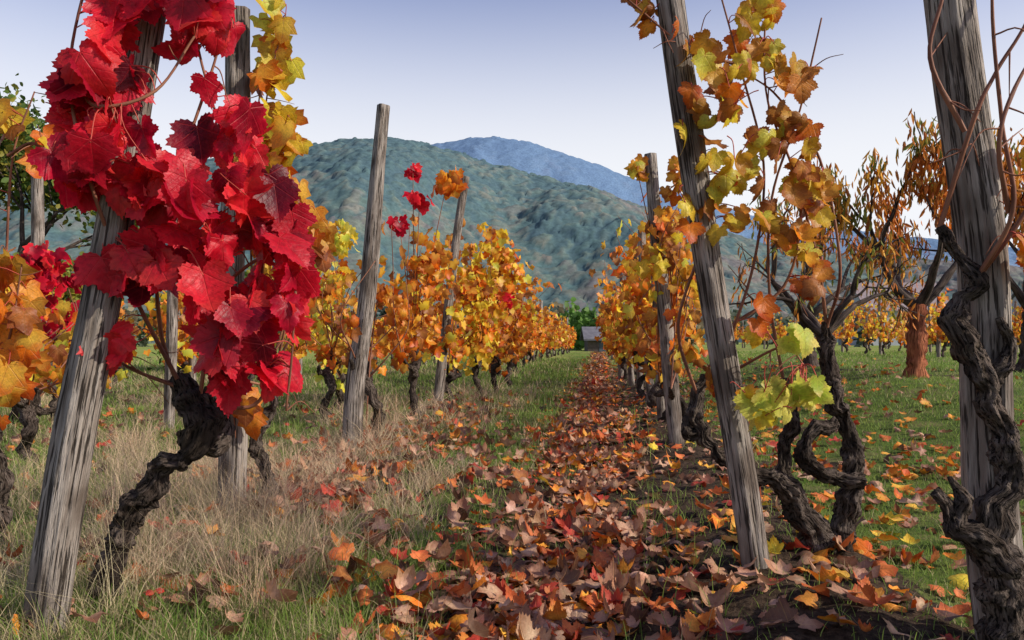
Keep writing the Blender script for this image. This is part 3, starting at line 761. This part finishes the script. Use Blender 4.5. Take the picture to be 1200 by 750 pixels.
# ------------------------------------------------------------ hills
def make_hill(name, prof, y0, y1, yback, res, crown, pal, haze_col, haze, seed, relief=.16, amp=1.):
    px = np.array([p[0] for p in prof], float); pz = np.array([p[1] for p in prof], float)
    fx = np.arange(px[0], px[-1] + 1, 10.); fz = np.interp(fx, px, pz); ker = np.hanning(11); ker /= ker.sum()
    fz = np.convolve(np.pad(fz, 5, 'edge'), ker, 'valid')
    xs = np.arange(px[0], px[-1], res); ys = np.concatenate([np.arange(y0 - 20, y1 + 30, res * 1.1), np.arange(y1 + 30, yback, res * 10)])
    X, Y = np.meshgrid(xs, ys)
    r = np.interp(X, fx, fz)
    L = (y1 - y0)
    t = (Y - y0) / L + (fbm(X / (L * .35), Y / (L * .7), seed, 3) - .5) * .45 * ss((y1 - Y) / (L * .4))
    f = np.where(Y <= y1, ss(np.clip(t, 0, 1) * .88) / ss(np.array(.88)), 1 - ss((Y - y1) / (yback - y1)))
    gul = (fbm(X / (L * .22), Y / (L * .8), seed + 3, 3) - .5) * relief * np.sin(np.clip(t, 0, 1) * math.pi)
    base = r * (f + gul)
    wx = X + (fbm(X / crown / 2.2, Y / crown / 2.2, 5, 2) - .5) * crown * 2.2; wy = Y + (fbm(X / crown / 2.2, Y / crown / 2.2, 7, 2) - .5) * crown * 2.2
    d, idv = worley(wx / crown, wy / crown, seed + 20)
    dome = np.sqrt(np.clip(1 - (d / .85) ** 2, 0, 1))
    Z = base + amp * crown * (.55 * dome + .6 * (idv - .5)) * ss(base / 6.) + amp * crown * 1.2 * (fbm(X / crown / 3, Y / crown / 3, 44, 2) - .5)
    Z = np.maximum(Z, -1.5) - 1.
    pal = np.array(pal)
    x, y, z = X.ravel(), Y.ravel(), Z.ravel()
    dd, iv = dome.ravel(), idv.ravel()
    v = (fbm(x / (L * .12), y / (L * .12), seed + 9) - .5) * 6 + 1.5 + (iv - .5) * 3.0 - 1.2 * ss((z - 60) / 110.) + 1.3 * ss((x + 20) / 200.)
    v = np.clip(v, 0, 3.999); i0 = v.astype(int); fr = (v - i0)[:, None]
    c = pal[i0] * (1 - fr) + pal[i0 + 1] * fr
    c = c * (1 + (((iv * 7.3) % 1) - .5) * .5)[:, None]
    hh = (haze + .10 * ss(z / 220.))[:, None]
    c = c * (1 - hh) + np.array(haze_col) * hh  # aerial haze painted into the forest vertex colour, stronger higher up
    ny, nx = X.shape; idx = np.arange(nx * ny).reshape(ny, nx)
    F = np.stack([idx[:-1, :-1], idx[:-1, 1:], idx[1:, 1:], idx[1:, :-1]], -1).reshape(-1, 4)
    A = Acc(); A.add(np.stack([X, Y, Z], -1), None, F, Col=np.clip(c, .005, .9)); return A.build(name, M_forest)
PH = [(.03, .06, .03), (.045, .085, .035), (.09, .115, .04), (.17, .145, .05), (.17, .10, .04)]
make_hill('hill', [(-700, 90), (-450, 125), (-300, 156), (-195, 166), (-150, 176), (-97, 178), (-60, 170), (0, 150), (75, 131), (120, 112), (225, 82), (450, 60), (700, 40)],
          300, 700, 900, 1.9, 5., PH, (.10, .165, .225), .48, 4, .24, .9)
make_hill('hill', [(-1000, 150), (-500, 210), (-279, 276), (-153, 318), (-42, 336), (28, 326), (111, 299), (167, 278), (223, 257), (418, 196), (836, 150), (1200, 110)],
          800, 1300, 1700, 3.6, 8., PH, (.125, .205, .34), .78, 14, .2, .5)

# ------------------------------------------------------------ buildings
def simple_mat(name, c, c2, sc):
    s = NT(name); n = s.noise(s.pos(), sc, 4); return s.finish(s.mix(s.mr(n, .3, .7), c, c2), .85, .2)
M_wall = simple_mat('plaster_wall', (.30, .33, .37), (.38, .40, .43), 1.5)  # plaster with bluish distance haze put into its colour
M_roof = simple_mat('clay_tile_roof', (.20, .17, .18), (.27, .22, .22), 3)  # clay tile greyed by distance haze painted into the base colour
M_dark = simple_mat('window_glass', (.06, .08, .1), (.08, .1, .12), 3)
M_slate = simple_mat('grey_roof', (.10, .10, .12), (.15, .15, .17), 3)
M_plank = simple_mat('dark_planks', (.06, .05, .045), (.1, .08, .07), 5)
def box(name, x0, x1, y0, y1, z0, z1, mat, par):
    V = [(x, y, z) for x in (x0, x1) for y in (y0, y1) for z in (z0, z1)]
    A = Acc(); A.add(V, None, [(0, 1, 3, 2), (4, 6, 7, 5), (0, 4, 5, 1), (2, 3, 7, 6), (0, 2, 6, 4), (1, 5, 7, 3)]); return A.build(name, mat, par, False)
def house(name, x, y, w, d, h, rh, roofm, wallm=None, win=True):
    wallm = wallm or M_wall
    E = empty(name); z = float(gh(x, y)) - .3
    box('walls', x - w / 2, x + w / 2, y, y + d, z, z + h, wallm, E)
    A = Acc(); o = .35
    V = [(x - w / 2, y, z + h), (x - w / 2, y + d, z + h), (x - w / 2, y + d / 2, z + h + rh), (x + w / 2, y, z + h), (x + w / 2, y + d, z + h), (x + w / 2, y + d / 2, z + h + rh)]
    A.add(V, [(0, 2, 1), (3, 4, 5)]); A.build('gables', wallm, E, False)
    R = Acc()
    for sgn in (-1, 1):
        ye = y + d / 2 + sgn * (d / 2 + o); ze = z + h - o * rh / (d / 2)
        V = [(x - w / 2 - o, ye, ze + .05), (x + w / 2 + o, ye, ze + .05), (x + w / 2 + o, y + d / 2, z + h + rh + .05), (x - w / 2 - o, y + d / 2, z + h + rh + .05)]
        V += [(a, b, c + .14) for a, b, c in V]
        R.add(V, None, [(0, 1, 2, 3), (4, 5, 6, 7), (0, 1, 5, 4), (1, 2, 6, 5), (2, 3, 7, 6), (3, 0, 4, 7)])
    R.build('roof', roofm, E, False)
    if win:
        nw = max(2, int(w / 2.6))
        for i in range(nw):
            cx = x - w / 2 + w * (i + .5) / nw
            if i == nw // 2: box('door', cx - .5, cx + .5, y - .03, y + .1, z + .02, z + 2.2, M_dark, E)
            else: box('window_%d' % i, cx - .45, cx + .45, y - .03, y + .1, z + 1.1, z + 2.3, M_dark, E)
        box('chimney', x + w * .2, x + w * .2 + .6, y + d * .6, y + d * .6 + .6, z + h, z + h + rh + .7, M_roof, E)
    else:
        box('door', x - .4, x + .4, y - .03, y + .1, z + .02, z + 1.3, M_dark, E)
house('house', 43, 86, 9, 8, 4.2, 3.0, M_roof)
house('house', 60, 84, 8, 8, 3.6, 2.6, M_slate)
house('shed', 7.3, 63, 2.6, 3, 1.3, .8, M_slate, M_plank, False)

# ------------------------------------------------------------ light, sky, camera
EL, AZ = math.radians(32), math.radians(108)
S = Vector((math.sin(AZ) * math.cos(EL), math.cos(AZ) * math.cos(EL), math.sin(EL)))
ld = bpy.data.lights.new('sun', 'SUN'); ld.energy = 5.0; ld.angle = math.radians(.5); ld.color = (1, .91, .77)
lo = bpy.data.objects.new('sun', ld); scene.collection.objects.link(lo); lo.rotation_euler = S.to_track_quat('Z', 'Y').to_euler()
w = bpy.data.worlds.new('World'); scene.world = w; w.use_nodes = True
nt = w.node_tree; bg = nt.nodes['Background']
sky = nt.nodes.new('ShaderNodeTexSky'); sky.sky_type = 'NISHITA'; sky.sun_disc = False
sky.sun_elevation = EL; sky.sun_rotation = AZ; sky.air_density = 1.; sky.dust_density = 1.5; sky.ozone_density = 3.
tc = nt.nodes.new('ShaderNodeTexCoord'); sp = nt.nodes.new('ShaderNodeSeparateXYZ'); nt.links.new(tc.outputs['Generated'], sp.inputs[0])
mp = nt.nodes.new('ShaderNodeMapRange'); mp.interpolation_type = 'SMOOTHSTEP'; nt.links.new(sp.outputs[2], mp.inputs[0])
mp.inputs[1].default_value = .17; mp.inputs[2].default_value = .47; mp.inputs[3].default_value = 1.; mp.inputs[4].default_value = 0.
tn = nt.nodes.new('ShaderNodeMix'); tn.data_type = 'RGBA'; tn.blend_type = 'MULTIPLY'; tn.inputs[0].default_value = 1.
nt.links.new(sky.outputs[0], tn.inputs[6]); tn.inputs[7].default_value = (1.7, 1.35, 1.45, 1)
mx = nt.nodes.new('ShaderNodeMix'); mx.data_type = 'RGBA'; nt.links.new(mp.outputs[0], mx.inputs[0])
nt.links.new(tn.outputs[2], mx.inputs[6]); mx.inputs[7].default_value = (7.6, 7.75, 8.1, 1)
nt.links.new(mx.outputs[2], bg.inputs[0]); bg.inputs[1].default_value = .12

cd = bpy.data.cameras.new('camera'); cam = bpy.data.objects.new('camera', cd); scene.collection.objects.link(cam)
cam.location = (0, 0, .8); cam.rotation_euler = (math.radians(90), 0, 0)
cd.lens = 28; cd.sensor_width = 36; cd.shift_y = 25 / 1200; cd.clip_start = .05; cd.clip_end = 6000
scene.camera = cam
